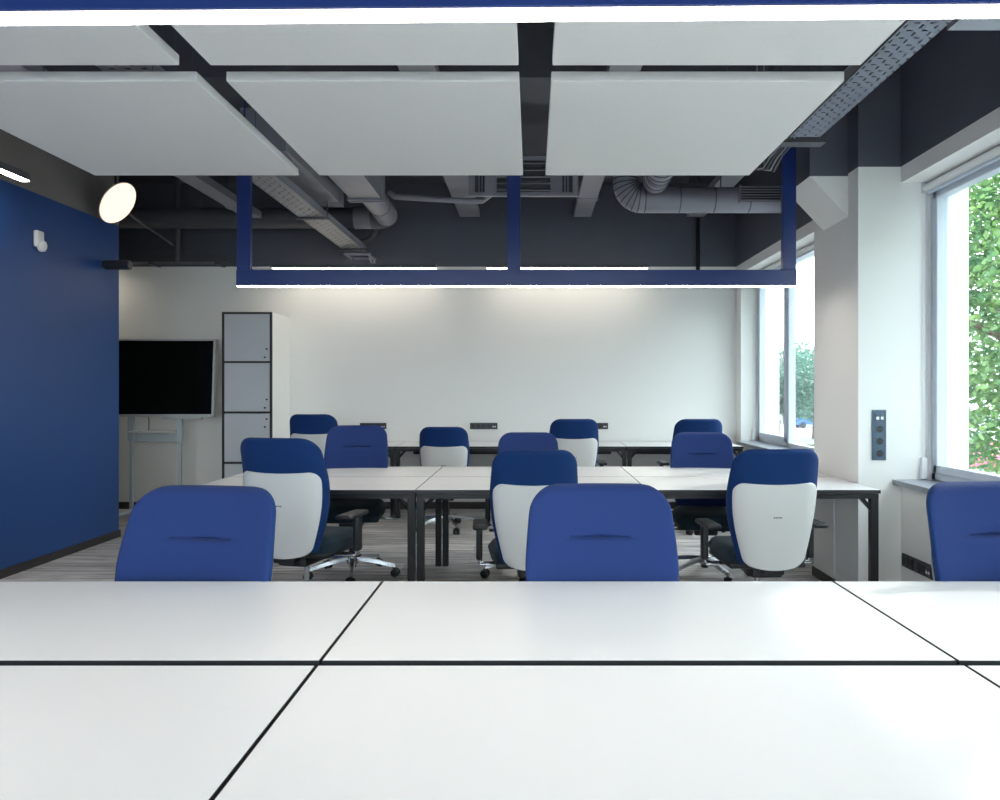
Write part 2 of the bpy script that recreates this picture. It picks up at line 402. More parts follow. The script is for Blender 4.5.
tree('tree far beyond the far window with its crown right of the mullion', 22.5, 60, 7.8, 3.8, 4.4, 7000, .4, M_leaf_far, 'trees beyond the far window')
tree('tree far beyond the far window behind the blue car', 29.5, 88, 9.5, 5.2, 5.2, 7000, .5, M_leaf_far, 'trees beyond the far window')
def car(label, x, y, rz, paint):
    root = thing('car', label, 'car', (x, y, GZ), rz)
    prof = [(-2.05,.35),(-2.05,.75),(-1.95,.9),(-1.25,.95),(-.75,1.42),(.75,1.45),(1.35,1.0),(2.0,.88),(2.1,.6),(2.08,.35)]
    m = MB(); n = len(prof)
    vs = [(px, -.85, pz) for px, pz in prof] + [(px, .85, pz) for px, pz in prof]
    m.add(vs, [tuple(range(n))[::-1], tuple(range(n, 2*n))] + [(k, (k+1) % n, n + (k+1) % n, n + k) for k in range(n)])
    m.build('body', paint, root)
    g = MB()
    for s in (-1, 1):
        g.add([(-1.1, s*.855, .97), (-.7, s*.855, 1.34), (.68, s*.855, 1.36), (1.15, s*.855, 1.0)], [(0,1,2,3)])
    g.add([(-2.0+.78, -.7, 1.0), (-2.0+.78, .7, 1.0), (-.80, .65, 1.38), (-.80, -.65, 1.38)], [(0,1,2,3)])
    g.build('side_window', M_tv, root)
    for sx in (-1.3, 1.3):
        for s in (-1, 1):
            w = MB(); w.cyl((sx, s*.72, .32), (sx, s*.88, .32), .32, 18); w.build('wheel', M_black_pl, root, smooth=True)
M_carb = mat('blue_car_paint', (0.03, 0.12, 0.42, 1), 0.3, noise=.03, nscale=3)
M_carr = mat('pink_red_car_paint', (0.62, 0.10, 0.20, 1), 0.4, noise=.03, nscale=3)
M_carw = mat('white_car_paint', (0.75, 0.76, 0.8, 1), 0.3, noise=.03, nscale=3)
car('blue car parked far away seen through the far window', 29.0, 78, 0, M_carb)
car('pink-red car parked outside the near window', 20.7, 36, R(90), M_carr)
car('white car parked outside the near window beside a pink-red one', 24.2, 38.5, R(90), M_carw)

# ------------------------------------------------------------------ desks
DT, TH = .742 - FZ, .022
def make_desk(W, D, open_side):
    root = bpy.data.objects.new('desk', None); COL.objects.link(root); root.empty_display_size = .1
    g = .0014
    t = MB(); t.box(-W/2 + g + .0018, -D/2 + .0045, DT - TH, W/2 - g - .0018, D/2 - .0045, DT, .0012)
    t.build('desktop', M_top, root)
    e = MB()
    for (x0, y0, x1, y1) in ((-W/2+g, -D/2+.002, W/2-g, -D/2+.0045), (-W/2+g, D/2-.0045, W/2-g, D/2-.002), (-W/2+g, -D/2+.002, -W/2+g+.0018, D/2-.002), (W/2-g-.0018, -D/2+.002, W/2-g, D/2-.002)):
        e.box(x0, y0, DT - TH, x1, y1, DT - .0006)
    e.build('edge_band', M_black_edge, root)
    f = MB(); z1, z0 = DT - TH - .004, DT - TH - .034
    xa, ya = W/2 - .005, D/2 - .02
    f.box(-xa, -ya, z0, xa, -ya + .04, z1); f.box(-xa, ya - .04, z0, xa, ya, z1)
    f.box(-xa, -ya + .04, z0, -xa + .04, ya - .04, z1); f.box(xa - .04, -ya + .04, z0, xa, ya - .04, z1)
    for sx in (-.6, .6): f.box(sx * W/2 - .03, -ya + .04, z1, sx * W/2 + .03, ya - .04, DT - TH)
    # diagonal gussets at the leg heads
    for sx in (-1, 1):
        y0 = -ya if open_side < 0 else ya
        sy = 1 if open_side < 0 else -1
        f.tube([(sx * (xa - .02), y0 + sy * .02, z0 - .085), (sx * (xa - .10), y0 + sy * .02, z0 + .005)], .014, 6)
    f.build('frame', M_black_metal, root)
    ys = (-ya, ) if open_side < 0 else (ya - .045, )
    for sx in (-1, 1):
        for y0 in ys:
            l = MB(); x0 = -xa if sx < 0 else xa - .045
            l.box(x0, y0, .008, x0 + .045, y0 + .045, z0, .002)
            lo = l.build('leg', M_black_metal, root)
            q = MB(); q.cyl((x0 + .0225, y0 + .0225, 0), (x0 + .0225, y0 + .0225, .008), .018, 14); q.build('levelling_foot', M_chrome, lo, smooth=True)
    # bench end rail leg on the shared side: slim cross rail carrying the cable tray
    c = MB(); yc = ya - .16 if open_side < 0 else -ya + .06
    c.box(-W/2 + .12, yc, z0 - .07, W/2 - .12, yc + .1, z0 - .066); c.box(-W/2 + .12, yc, z0 - .07, W/2 - .12, yc + .004, z0); c.box(-W/2 + .12, yc + .096, z0 - .07, W/2 - .12, yc + .1, z0)
    c.build('cable_channel', M_black_metal, root)
    return root
protos = {}
def desk(x, y, W, D, side, label, group):
    k = (W, D, side)
    if k not in protos: protos[k] = make_desk(W, D, side); d = protos[k]
    else: d = copy_tree(protos[k])
    d.location = (x, y, FZ)
    return tag(d, label, 'desk', group)
D = .70
fx = [-.47 - .705, .2375, .945 + .705]
for i, x in enumerate(fx):
    desk(x, 1.646 - D/2, 1.41, D, -1, ['white desk corner in the closest row, nearest to the blue wall', 'white desk top filling the bottom middle of the closest row', 'white desk of the closest row showing only a sliver by the window side'][i], 'desks of the near workbench')
    desk(x, 1.670 + D/2, 1.41, D, 1, ['white desk in front of the plain blue chair nearest the blue wall', 'white desk in front of the middle facing blue chair', 'white desk in front of the blue chair beside the window sill'][i], 'desks of the near workbench')
mx_ = [-.702 - .7, -.002, .698 + .7]
for i, x in enumerate(mx_):
    desk(x, 5.237 - D/2, 1.40, D, -1, ['white desk with black legs behind the white-backed chair nearest the blue wall', 'white desk with black legs behind the middle white-backed chair', 'white desk with black legs touching the pillar on its near side'][i], 'desks of the middle workbench')
    desk(x, 5.241 + D/2, 1.40, D, 1, ['white desk in the middle row under the facing chair nearest the locker', 'white desk in the middle row under the middle facing chair', 'white desk in the middle row under the facing chair nearest the far window'][i], 'desks of the middle workbench')
bxs = [-1.47 - .6225 - .0, -1.47 + .6225, -.225 + .6225, 1.02 + .6225]
bl = ['white desk at the back wall beside the grey locker', 'white desk at the back wall behind the lower white-backed chair', 'white desk at the back wall below the small middle socket strip', 'white desk at the back wall in the corner by the far window']
for i, x in enumerate(bxs): desk(x, 8.07 + D/2, 1.245, D, -1, bl[i], 'desks along the back wall')
# rear supports for the back row and open bench sides are wall brackets
# ------------------------------------------------------------------ chairs
def prof(z):
    """half width, depth centre line (y), half thickness of the backrest cushion at height z"""
    t = (z - .40) / (1.03 - .40)
    w = .178 + (.243 - .178) * math.sin(min(1, max(0, t / .62)) * PI / 2) if t < .62 else .243 - .020 * ((t - .62) / .38) ** 1.3
    y = -.235 - .025 * math.sin(t * PI * 1.0) * -1 - .105 * t ** 1.25
    th = .032 + .010 * math.sin(min(1, t * 1.2) * PI)
    return w, y, th
def cushion():
    m = MB(); n = 64
    zs = []
    z = .40
    while z < 1.03 - 1e-6:
        zs.append(z)
        z += .0013 if abs(z - .865) < .010 else .004 if abs(z - .865) < .045 else (.006 if z > .95 else .016)
    zs.append(1.03)
    rc = .085
    vs = []; fs = []
    for z in zs:
        w, y, th = prof(z)
        d = z - (1.03 - rc)
        if d > 0: w = w - rc + math.sqrt(max(0, rc * rc - d * d))
        d2 = z - (1.03 - .028)
        if d2 > 0: th *= max(.04, math.sqrt(max(0, 1 - (d2 / .028) ** 2)))
        d3 = (.40 + .02) - z
        if d3 > 0: th *= max(.3, math.sqrt(max(0, 1 - (d3 / .02) ** 2)))
        for k in range(n):
            a = 2 * PI * k / n
            ca, sa = math.cos(a), math.sin(a)
            e = .38
            x = w * math.copysign(abs(ca) ** e, ca)
            yy = th * math.copysign(abs(sa) ** .75, sa)
            u = x / .24
            wrap = .034 * u * u + .020 * u ** 4                 # sides come forward
            crease = 0
            if sa > 0:
                gx = max(0, 1 - abs(x / .080) ** 3)
                dz = z - .865
                gz = math.exp(-(dz / .0045) ** 2) if dz < 0 else math.exp(-(dz / .022) ** 2)
                gs = max(0, 1 - abs(x / .046) ** 4) * math.exp(-(dz / .0042) ** 2)
                crease = -.013 * gx * gz - .024 * gs
                crease += .004 * math.exp(-((z - .845) / .015) ** 2) * math.exp(-(x / .10) ** 4)
            vs.append((x, y + yy + wrap + crease, z))
    for i in range(len(zs) - 1):
        for k in range(n):
            k2 = (k + 1) % n
            fs.append((i*n+k, i*n+k2, (i+1)*n+k2, (i+1)*n+k))
    fs.append(tuple(range(n))[::-1]); fs.append(tuple((len(zs)-1)*n + k for k in range(n)))
    m.add(vs, fs)
    for i in range(len(zs) - 1):            # front panel and royal blue back in two fabrics
        for k in range(n):
            m.mi[i*n + k] = 0 if 2 <= k < n//2 - 2 else 1
    m.mi[-1] = m.mi[-2] = 1
    return m
def shell():
    """white back cover: lies on the rear of the cushion, rounded corners"""
    m = MB(); nx, nz = 28, 40
    z0, z1 = .385, .845
    def half(z):
        w = prof(max(z, .40))[0] - .016
        rt, rb = .05, .05
        d = z - (z1 - rt)
        if d > 0: w = w - rt + math.sqrt(max(0, rt*rt - d*d))
        d = (z0 + rb) - z
        if d > 0: w = w - rb + math.sqrt(max(0, rb*rb - d*d))
        return w
    front = []; back = []
    for j in range(nz + 1):
        s = j / nz; s = .5 - .5 * math.cos(s * PI)
        z = z0 + (z1 - z0) * s
        w = half(z); _, y, th = prof(max(z, .40))
        for i in range(nx + 1):
            u = -1 + 2 * i / nx; x = w * u; q = x / .24
            dz = -.016 * (1 - u * u) if s < .5 else -.016 * (1 - u * u) * (1 - (s - .5)) * 1.0
            yb = y - th + .034 * q * q + .020 * q ** 4
            edge = max(abs(u) ** 10, 0)
            # follow the rounded cushion side near the rim
            back.append((x, yb - .010 + .013 * edge, z + dz)); front.append((x, yb + .005, z + dz))
    vs = back + front; N = len(back); fs = []
    W = nx + 1
    for j in range(nz):
        for i in range(nx):
            a = j*W + i
            fs.append((a, a+1, a+W+1, a+W)); fs.append((N+a, N+a+W, N+a+W+1, N+a+1))
    rim = [j*W for j in range(nz+1)] + [nz*W + i for i in range(1, nx+1)] + [j*W + nx for j in range(nz-1, -1, -1)] + [i for i in range(nx-1, 0, -1)]
    for k in range(len(rim)):
        a, b = rim[k], rim[(k+1) % len(rim)]
        fs.append((a, b, N+b, N+a))
    return m.add(vs, fs)
def seat_mesh():
    m = MB(); nx, ny = 20, 20
    top = []; bot = []
    for j in range(ny + 1):
        for i in range(nx + 1):
            u, v = -1 + 2*i/nx, -1 + 2*j/ny
            # squircle mapping
            x = u * math.sqrt(1 - .30 * v*v) ; y = v * math.sqrt(1 - .30 * u*u)
            r = max(abs(u), abs(v))
            drop = .045 * max(0, (r - .72) / .28) ** 2.2
            fr = .035 * max(0, (v - .35) / .65) ** 2
            X, Y = x * .25, .03 + y * .25
            top.append((X, Y, .475 - drop - fr + .012 * u * u))
            bot.append((X * .93, .03 + (Y - .03) * .93, .385 - fr * .6))
    N = len(top); W = nx + 1; fs = []
    for j in range(ny):
        for i in range(nx):
            a = j*W + i
            fs.append((a, a+1, a+W+1, a+W)); fs.append((N+a, N+a+W, N+a+W+1, N+a+1))
    rim = [i for i in range(nx)] + [j*W + nx for j in range(ny)] + [ny*W + i for i in range(nx, 0, -1)] + [j*W for j in range(ny, 0, -1)]
    for k in range(len(rim)):
        a, b = rim[k], rim[(k+1) % len(rim)]
        fs.append((a, N+a, N+b, b))
    return m.add(top + bot, fs)
def make_chair():
    root = bpy.data.objects.new('office_chair', None); COL.objects.link(root); root.empty_display_size = .1
    cushion().build('backrest', [M_fabric, M_fabric_b], root, smooth=True, angle=60)
    sh = shell().build('back_shell', M_shell, root, smooth=True, angle=50)
    w, y, th = prof(.665)
    k = MB()
    for i, (x0, x1) in enumerate(((-.022, -.012), (-.009, -.001), (.002, .009), (.012, .022))):
        k.box(x0, y - th - .0122, .655, x1, y - th - .010, .662)
    k.build('logo', M_mark, sh)
    seat_mesh().build('seat', M_seat, root, smooth=True, angle=50)
    p = MB(); p.box(-.21, -.17, .355, .21, .23, .388, .012); p.build('seat_pan', M_black_pl, root, smooth=True)
    q = MB(); q.box(-.085, -.16, .30, .085, .12, .357, .015); q.box(-.05, -.235, .335, .05, -.10, .37, .010); q.box(-.06, -.245, .335, .06, -.215, .42, .010)
    q.build('mechanism', M_black_pl, root, smooth=True)
    l = MB(); l.tube([(.07, .05, .335), (.20, .06, .335), (.255, .065, .332)], .006, 8); l.box(.235, .045, .324, .285, .09, .340, .005)
    l.build('lever', M_black_pl, root, smooth=True)
    for s in (-1, 1):
        a = MB()
        a.box(s*.195, -.03, .345, s*.30, .035, .358, .004)
        a.tube([(s*.275, .002, .352), (s*.292, .002, .358), (s*.30, .002, .385)], .014, 10)
        ao = a.build('armrest', M_chrome, root, smooth=True)
        a = MB(); a.box(s*.30 - .018, -.026, .375, s*.30 + .018, .032, .575, .012, seg=3); a.build('post', M_seat if s > 2 else M_black_pl, ao, smooth=True)
        a = MB(); a.box(s*.295 - .042, -.165, .572, s*.295 + .042, .075, .60, .013, seg=3); a.build('arm_pad', M_black_pl, ao, smooth=True)
    g = MB(); g.cyl((0,0,.06), (0,0,.235), .027, 18); g.build('gas_cylinder', M_black_pl, root, smooth=True)
    g = MB(); g.cyl((0,0,.17), (0,0,.31), .015, 16); g.build('piston', M_chrome, root, smooth=True)
    h = MB(); h.tube([(0,0,.085), (0,0,.10), (0,0,.145), (0,0,.15)], [.038,.045,.045,.036], 20); h.build('base_hub', M_chrome, root, smooth=True)
    for k in range(5):
        a = R(90 + 72 * k + 20); c, s = math.cos(a), math.sin(a)
        T = Matrix.Rotation(a, 4, 'Z')
        b = MB()
        pts = [(.03,.128,.026),(.12,.122,.022),(.22,.104,.018),(.31,.084,.014),(.325,.082,.010)]
        vs = []; fs = []
        for (r, z, hw) in pts:
            vs += [(r, -hw, z - .014), (r, hw, z - .014), (r, hw*.7, z + .012), (r, -hw*.7, z + .012)]
        for i in range(len(pts) - 1):
            for j in range(4): fs.append((i*4+j, i*4+(j+1) % 4, (i+1)*4+(j+1) % 4, (i+1)*4+j))
        fs += [(0,3,2,1), tuple(len(vs) - 4 + j for j in range(4))]
        b.add(vs, fs, T)
        leg = b.build('base_leg', M_chrome, root, smooth=True)
        w = MB()
        cx, cy = c * .31, s * .31
        d = Vector((-s, c, 0)) if k % 2 else Vector((math.cos(a + 1.0), math.sin(a + 1.0), 0))
        off = Vector((d.y, -d.x, 0)) * .016
        p0 = Vector((cx, cy, .030)) + off
        for sg in (-1, 1):
            w.tube([p0 + d*sg*.008, p0 + d*sg*.024, p0 + d*sg*.027], [.030, .030, .024], 18)
        w.cyl(p0 + Vector((0,0,.018)) - off*.8, p0 + Vector((0,0,.045)) - off, .008, 8)
        w.box(p0.x - .012, p0.y - .012, .030, p0.x + .012, p0.y + .012, .066, .005)
        w.build('caster', M_black_pl, leg, smooth=True)
    return root
UP = ('backrest', 'back_shell', 'seat', 'seat_pan', 'mechanism', 'lever', 'armrest', 'piston')
chair0 = [make_chair(), True]
def chair(x, y, deg, dz, label, group, spin=0, wide=1.0):
    if chair0[1]: c = chair0[0]; chair0[1] = False
    else: c = copy_tree(chair0[0])
    c.scale = (wide, 1, 1); c.location = (x, y, FZ); c.rotation_euler = (0, 0, R(deg))
    for ch in c.children:
        n = ch.name.split('.')[0]
        ch.location.z = dz - FZ if n in UP else 0
        if n in ('base_hub', 'base_leg', 'gas_cylinder'): ch.rotation_euler.z = R(spin)
    return tag(c, label, 'chair', group)
G1, G2, G3, G4 = 'blue chairs facing the near workbench', 'white-backed chairs at the middle workbench', 'blue chairs facing over the middle workbench', 'white-backed chairs at the back wall desks'
FY = 2.185
chair(-1.115, FY + .025, 172, -.01, 'large blue office chair beside the blue wall, seen from the front', G1, wide=1.09)
chair(.222, FY, 180, 0, 'large blue office chair in the middle, seen from the front', G1)
chair(1.542, FY + .02, 187, .005, 'large blue office chair by the window sill, cut by the picture edge', G1)
chair(-1.30, 4.36, -14, .057, 'white-backed blue chair nearest the locker, turned slightly', G2, wide=1.06)
chair(-.004, 4.36, 4, -.007, 'white-backed blue chair in the middle, half hidden by a front chair', G2)
chair(1.295, 4.34, 4, .0, 'white-backed blue chair beside the pillar, fully lit by daylight', G2, wide=1.03)
chair(-1.335, 5.62, 186, .036, 'blue chair facing over the middle desks, nearest the locker', G3, -14)
chair(-.03, 5.63, 180, -.02, 'blue chair facing over the middle desks, behind the central white-backed chair', G3, -23)
chair(1.285, 5.62, 172, -.02, 'blue chair facing over the middle desks, nearest the far window', G3, 6)
chair(-2.08, 7.5, -3, .085, 'small distant white-backed chair next to the locker', G4, 40)
chair(-.845, 7.5, 0, -.035, 'small distant white-backed chair with the lowest back, third desk from the window', G4, 40)
chair(.394, 7.5, 2, .04, 'small distant white-backed chair covering the socket strip nearest the window', G4, 20)
chair(1.585, 7.5, 2, .04, 'small distant chair mostly hidden behind a facing chair, in the window corner', G4, 0)

# ------------------------------------------------------------------ pendant lamps
def pendant(x0, x1, y, zb, rot, label):
    root = thing('pendant_lamp', label, 'lamp', ((x0 + x1)/2, y, zb), rot, 'blue frame lamps')
    L = (x1 - x0) / 2
    b = MB(); b.box(-L, -.029, .004, L, .029, .112, .003); b.build('beam', M_blue_metal, root)
    d = MB(); d.box(-L + .004, -.020, 0, L - .004, .020, .0045); d.build('light_strip', M_led, root)
    for xx in (-L + .048, (-.125 - (x0 + x1)/2), L - .048):
        p = MB(); p.box(xx - .046, -.022, .112, xx + .046, .022, 1.12, .003); p.cyl((xx, 0, 1.12), (xx, 0, CEIL - zb - .001), .006, 8)
        # small welded corner fillets
        for s in (-1, 1):
            if abs(xx + s * .05) < L - .01:
                p.tube([(xx + s*.046, 0, .118), (xx + s*.06, 0, .112)], .006, 6)
        p.build('post', M_blue_metal, root)
    return root
pendant(-2.02, 1.808, 1.439, 2.052, R(-.85), 'blue frame lamp with a bright strip right overhead at the top of the view')
pendant(-2.02, 1.808, 5.18, 2.052, 0, 'blue U-shaped frame lamp hanging above the middle workbench')
pendant(-2.02, 1.808, -1.9, 2.052, 0, 'unseen blue frame lamp added behind the viewer for fill light')  # added fill lamp, out of view behind the camera
def line_lamp(x0, x1, y, z, label):
    root = thing('linear_lamp', label, 'lamp', (x0, y, z), 0, 'line lamps before the back wall')
    L = x1 - x0
    h = MB(); h.box(0, -.03, .006, L, .03, .055, .003); h.build('housing', M_galv_d, root)
    d = MB(); d.box(.003, -.028, 0, L - .003, .028, .0065); d.build('light_strip', M_led_warm, root)
    for xx in (.25, L - .25):
        w = MB(); w.cyl((xx, 0, .055), (xx, 0, CEIL - z), .0025, 6); w.build('suspension_wire', M_galv_d, root)
line_lamp(-2.90, -1.07, 8.45, 2.703, 'line lamp in front of the back wall on the locker side')
line_lamp(-.505, 1.29, 8.45, 2.703, 'line lamp in front of the back wall above the central chairs')
line_lamp(-6.3, -4.75, 8.45, 2.703, 'unseen line lamp added behind the blue wall to brighten the recess')  # added fill lamp, out of view, brightens the recess wall and locker
# wall line lamp on the left
root = thing('linear_lamp', 'line lamp high up beside the blue wall, cut by the picture edge', 'lamp', (-3.60, 3.2, 2.825))
h = MB(); h.box(-.03, 0, .006, .03, 2.17, .06, .003); h.build('housing', M_galv_d, root)
d = MB(); d.box(-.028, .003, 0, .028, 2.167, .0065); d.build('light_strip', M_led, root)
for yy in (.3, 1.9):
    w = MB(); w.cyl((0, yy, .06), (0, yy, CEIL - 2.825), .0025, 6); w.build('suspension_wire', M_galv_d, root)
# tilted disc lamp
dc = at(118, 203, 6.75); n = Vector((.84, -.09, -.52)).normalized()
root = thing('disc_lamp', 'round glowing disc lamp tilted near the corner of the blue wall', 'lamp', dc)
rot = n.to_track_quat('Z', 'Y').to_matrix().to_4x4()
d = MB(); d.tube([(0,0,-.004), (0,0,.003)], .196, 48, T=rot); d.build('diffuser', M_disc, root, smooth=True)
d = MB(); d.tube([(0,0,-.03), (0,0,-.004), (0,0,.001)], [.15, .203, .203], 48, T=rot); d.build('housing', M_white_pl, root, smooth=True)
e = rot @ Vector((0, 0, -.03))
d = MB(); d.tube([e, e + Vector((-.03, .05, .06)), e + Vector((-.03, .06, .20)), e + Vector((-.03, .06, CEIL - dc.z))], .009, 8); d.build('stem', M_black_metal, root, smooth=True)
# black cylinder spot on the blue wall edge
p = at(98.5, 265, 6.85)
root = thing('spotlight', 'short black cylinder spotlight sticking out from the end of the blue wall', 'lamp', (XL, 6.85, p.z))
d = MB(); d.box(0, -.03, -.03, .02, .03, .03, .003); d.build('wall_plate', M_black_pl, root)
d = MB(); d.cyl((.02, 0, 0), (.235, 0, 0), .043, 24); d.build('barrel', M_black_pl, root, smooth=True)
d = MB(); d.cyl((.235, 0, 0), (.243, 0, 0), .038, 24); d.build('lens', M_galv_d, root, smooth=True)
# motion sensor
p = at(35, 241, 5.92)
root = thing('motion_sensor', 'small white motion sensor on the blue wall', 'sensor', (XL, 5.92, p.z))
d = MB(); d.box(0, -.045, -.05, .035, .045, .08, .012, seg=3); d.build('housing', M_white_pl, root, smooth=True)
d = MB(); d.tube([(.02, .02, -.035), (.045, .02, -.038), (.06, .02, -.04)], [.045, .042, .02], 20); d.build('lens', M_white_pl, root, smooth=True)

# ------------------------------------------------------------------ acoustic panels
PB, PT = 2.446, .036
px_ = [(-2.25, -1.20), (-1.094, -.046), (.069, 1.117)]
names = ['beside the blue wall', 'in the middle', 'beside the perforated tray']
for r, (y0, y1) in enumerate(((1.53, 2.57), (2.70, 3.885))):
    for i, (x0, x1) in enumerate(px_):
        root = thing('acoustic_panel', 'pale grey ceiling acoustic panel %s of the %s row' % (names[i], ['closest', 'farther'][r]), 'acoustic panel', ((x0+x1)/2, (y0+y1)/2, PB), 0, 'suspended acoustic panels')
        a, b = (x1-x0)/2, (y1-y0)/2
        q = MB(); q.box(-a, -b, 0, a, b, PT, .003); q.build('board', M_panel, root)
        for sx in ((-.26, .7) if i == 0 else (-.7, .7)):
            for sy in (-.7, .7):
                w = MB(); w.cyl((sx*a, sy*b, PT), (sx*a, sy*b, CEIL - PB - .001), .0018, 6); w.build('suspension_wire', M_galv_d, root)

# ------------------------------------------------------------------ trays, ducts and pipes
def tray(x0, x1, y0, y1, z, sidez, mt, ms, label, hang=(), group='cable trays under the ceiling', bars=True):
    root = thing('cable_tray', label, 'cable tray', (x0, y0, z), 0, group)
    W, L = x1 - x0, y1 - y0
    b = MB(); b.box(0, 0, 0, W, L, .0025); b.build('tray_bottom', mt, root)
    s = MB(); s.box(0, 0, 0, .003, L, sidez); s.box(W - .003, 0, 0, W, L, sidez); s.box(-.006, 0, sidez - .004, .006, L, sidez); s.box(W - .006, 0, sidez - .004, W + .006, L, sidez)
    s.build('side_rail', ms, root)
    for yy in hang:
        h = MB(); h.box(-.03, yy - y0 - .02, -.022, W + .03, yy - y0 + .02, -.0005)
        for xx in (-.018, W + .018): h.cyl((xx, yy - y0, -.02), (xx, yy - y0, CEIL - z if yy != 6.95 else .148), .005, 8)
        h.build('hanger', M_galv_d, root)
    return root
tr = tray(1.474, 1.648, 1.2, 4.32, 2.79, .055, M_tray, M_tray_side, 'perforated steel cable tray running past the acoustic panels toward the pillar', (1.6,))
root = tray(1.67, 2.36, 2.84, 3.04, 2.79, .055, M_tray_side, M_tray_side, 'short cross tray joining the perforated tray to the window wall', ())
tray(-2.145, -1.905, 3.0, 8.66, 2.936, .06, M_tray2, M_tray_side, 'long slotted cable tray ending at the back wall above the locker side', (4.2, 6.95, 8.5))
def channel(x0, x1, y0, y1, z, label, collars=()):
    root = thing('cable_tray', label, 'cable tray', (x0, y0, z), 0, 'solid cable trays under the ceiling')
    W, L = x1 - x0, y1 - y0
    b = MB(); b.box(0, 0, 0, W, L, .003); b.box(0, 0, 0, .003, L, .07); b.box(W - .003, 0, 0, W, L, .07); b.build('trough', M_galv, root)
    for yy in collars:
        c = MB(); c.box(-.012, yy - y0 - .05, -.006, W + .012, yy - y0 + .05, -.0005); c.box(-.012, yy - y0 - .05, -.006, -.004, yy - y0 + .05, .08); c.box(W + .004, yy - y0 - .05, -.006, W + .012, yy - y0 + .05, .08); c.build('joint_collar', M_galv, root)
        h = MB()
        for xx in (-.02, W + .02): h.cyl((xx, yy - y0, .0), (xx, yy - y0, CEIL - z), .005, 8)
        h.build('hanger', M_galv_d, root)
channel(-.83, -.60, 3.2, 8.7, 3.34, 'grey cable tray left of the ceiling grille, ending at the back wall', (5.9, 7.9))
channel(.48, .68, 3.2, 8.7, 3.34, 'grey cable tray between the ceiling grille and the big round duct', (5.9, 7.9))
channel(1.78, 1.98, 5.6, 8.7, 3.34, 'grey cable tray passing over the big round duct', (6.2, 7.9))
channel(-3.10, -2.92, 4.0, 8.15, 3.2, 'grey cable tray nearest the blue wall under the ceiling', (5.5, 7.7))
# tray along the back wall, left
root = thing('wall_channel', 'dark cable channel along the back wall above the screen', 'cable tray', (-6.8, 8.56, 2.80))
b = MB(); b.box(0, 0, 0, 3.35, .2, .004); b.box(0, 0, 0, 3.35, .004, .08); b.build('trough', M_galv_d, root)
b = MB()
for k in range(5): b.box(.2 + k*.75, .0, -.03, .24 + k*.75, .215, -.0005)
b.build('bracket', M_galv_d, root)
# bracket at the end of the long tray
root = thing('wall_bracket', 'triangular wall bracket under the end of the long slotted tray', 'bracket', (-1.98, 8.78, 2.86))
b = MB(); b.box(-.13, -.32, 0, .17, -.29, .02); b.box(-.13, -.012, 0, .17, 0, .03); b.box(-.12, -.31, .0, -.09, 0, .02); b.box(.13, -.31, 0, .16, 0, .02); b.tube([(.145, -.02, -.12), (.145, -.29, .005)], .008, 6); b.box(.13, -.012, -.16, .16, 0, .03)
b.build('bracket_arm', M_tray_side, root)
# strut and cables at the end of the perforated tray
root = thing('cross_strut', 'perforated cross strut at the end of the tray beside the pillar', 'strut', (1.40, 4.36, 2.775))
b = MB(); b.box(0, 0, 0, .30, .003, .045); b.box(0, 0, 0, .30, .09, .003)
for k in range(9): b.box(.015 + k*.032, -.002, .012, .03 + k*.032, 0, .03)
b.build('strut_bar', M_galv_d, root)
b = MB(); b.cyl((.02, .045, 0), (.02, .045, CEIL - 2.775), .005, 8); b.cyl((.28, .045, 0), (.28, .045, CEIL - 2.775), .005, 8); b.build('threaded_rod', M_galv_d, root)
for k in range(4):
    xx = 1.47 + k * .022
    b = MB(); b.tube([(xx, 4.33, 2.80), (xx, 4.5, 2.79), (xx, 4.66, 2.78), (xx - .01, 4.76, 2.745 - .008*k), (xx - .03, 4.82, 2.75), (xx - .03, 4.83, 2.80), (xx - .03, 4.83, CEIL)], .006, 8)
    tag(b.build('cable', [M_galv, M_galv_d][k % 2], smooth=True), ['grey cable drooping from the tray end, nearest the panels', 'dark cable drooping from the tray end, second from the panels', 'grey cable drooping from the tray end, second from the pillar', 'dark cable drooping from the tray end, nearest the pillar'][k], 'cable', 'cables hanging off the perforated tray')
# fan-coil box and transition
def box_duct(x0, x1, y0, y1, z0, z1, label, fl=True):
    root = thing('box_duct', label, 'duct', ((x0+x1)/2, y0, z0), 0, 'square sheet metal ducts')
    a = (x1-x0)/2; L = y1-y0; H = z1-z0
    b = MB(); b.box(-a, 0, 0, a, L, H, .004); b.build('casing', M_galv, root)
    b = MB()
    for yy in (L - .09, L - .02):
        b.box(-a - .02, yy, -.02, a + .02, yy + .02, 0); b.box(-a - .02, yy, H, a + .02, yy + .02, H + .02); b.box(-a - .02, yy, 0, -a, yy + .02, H); b.box(a, yy, 0, a + .02, yy + .02, H)
    b.build('flange', M_galv, root)
    b = MB(); b.box(-a - .004, L - .065, -.004, a + .004, L - .025, H + .004); b.build('rubber_joint', M_black_pl, root)
    b = MB()
    for xx in (-a - .012, a + .012): b.cyl((xx, L - .08, H), (xx, L - .08, CEIL - z0), .005, 8)
    b.build('hanger', M_galv_d, root)
box_duct(-2.13, -1.79, 5.5, 7.1, 3.085, 3.40, 'square sheet metal duct box above the long slotted tray')
box_duct(-1.72, -1.42, 5.6, 7.2, 3.15, 3.42, 'smaller square duct box feeding the round duct')
def elbow(c, r, a0, a1, ax, ay, n=10):
    return [Vector(c) + Vector(ax) * r * math.cos(a0 + (a1 - a0) * k / n) + Vector(ay) * r * math.sin(a0 + (a1 - a0) * k / n) for k in range(n + 1)]
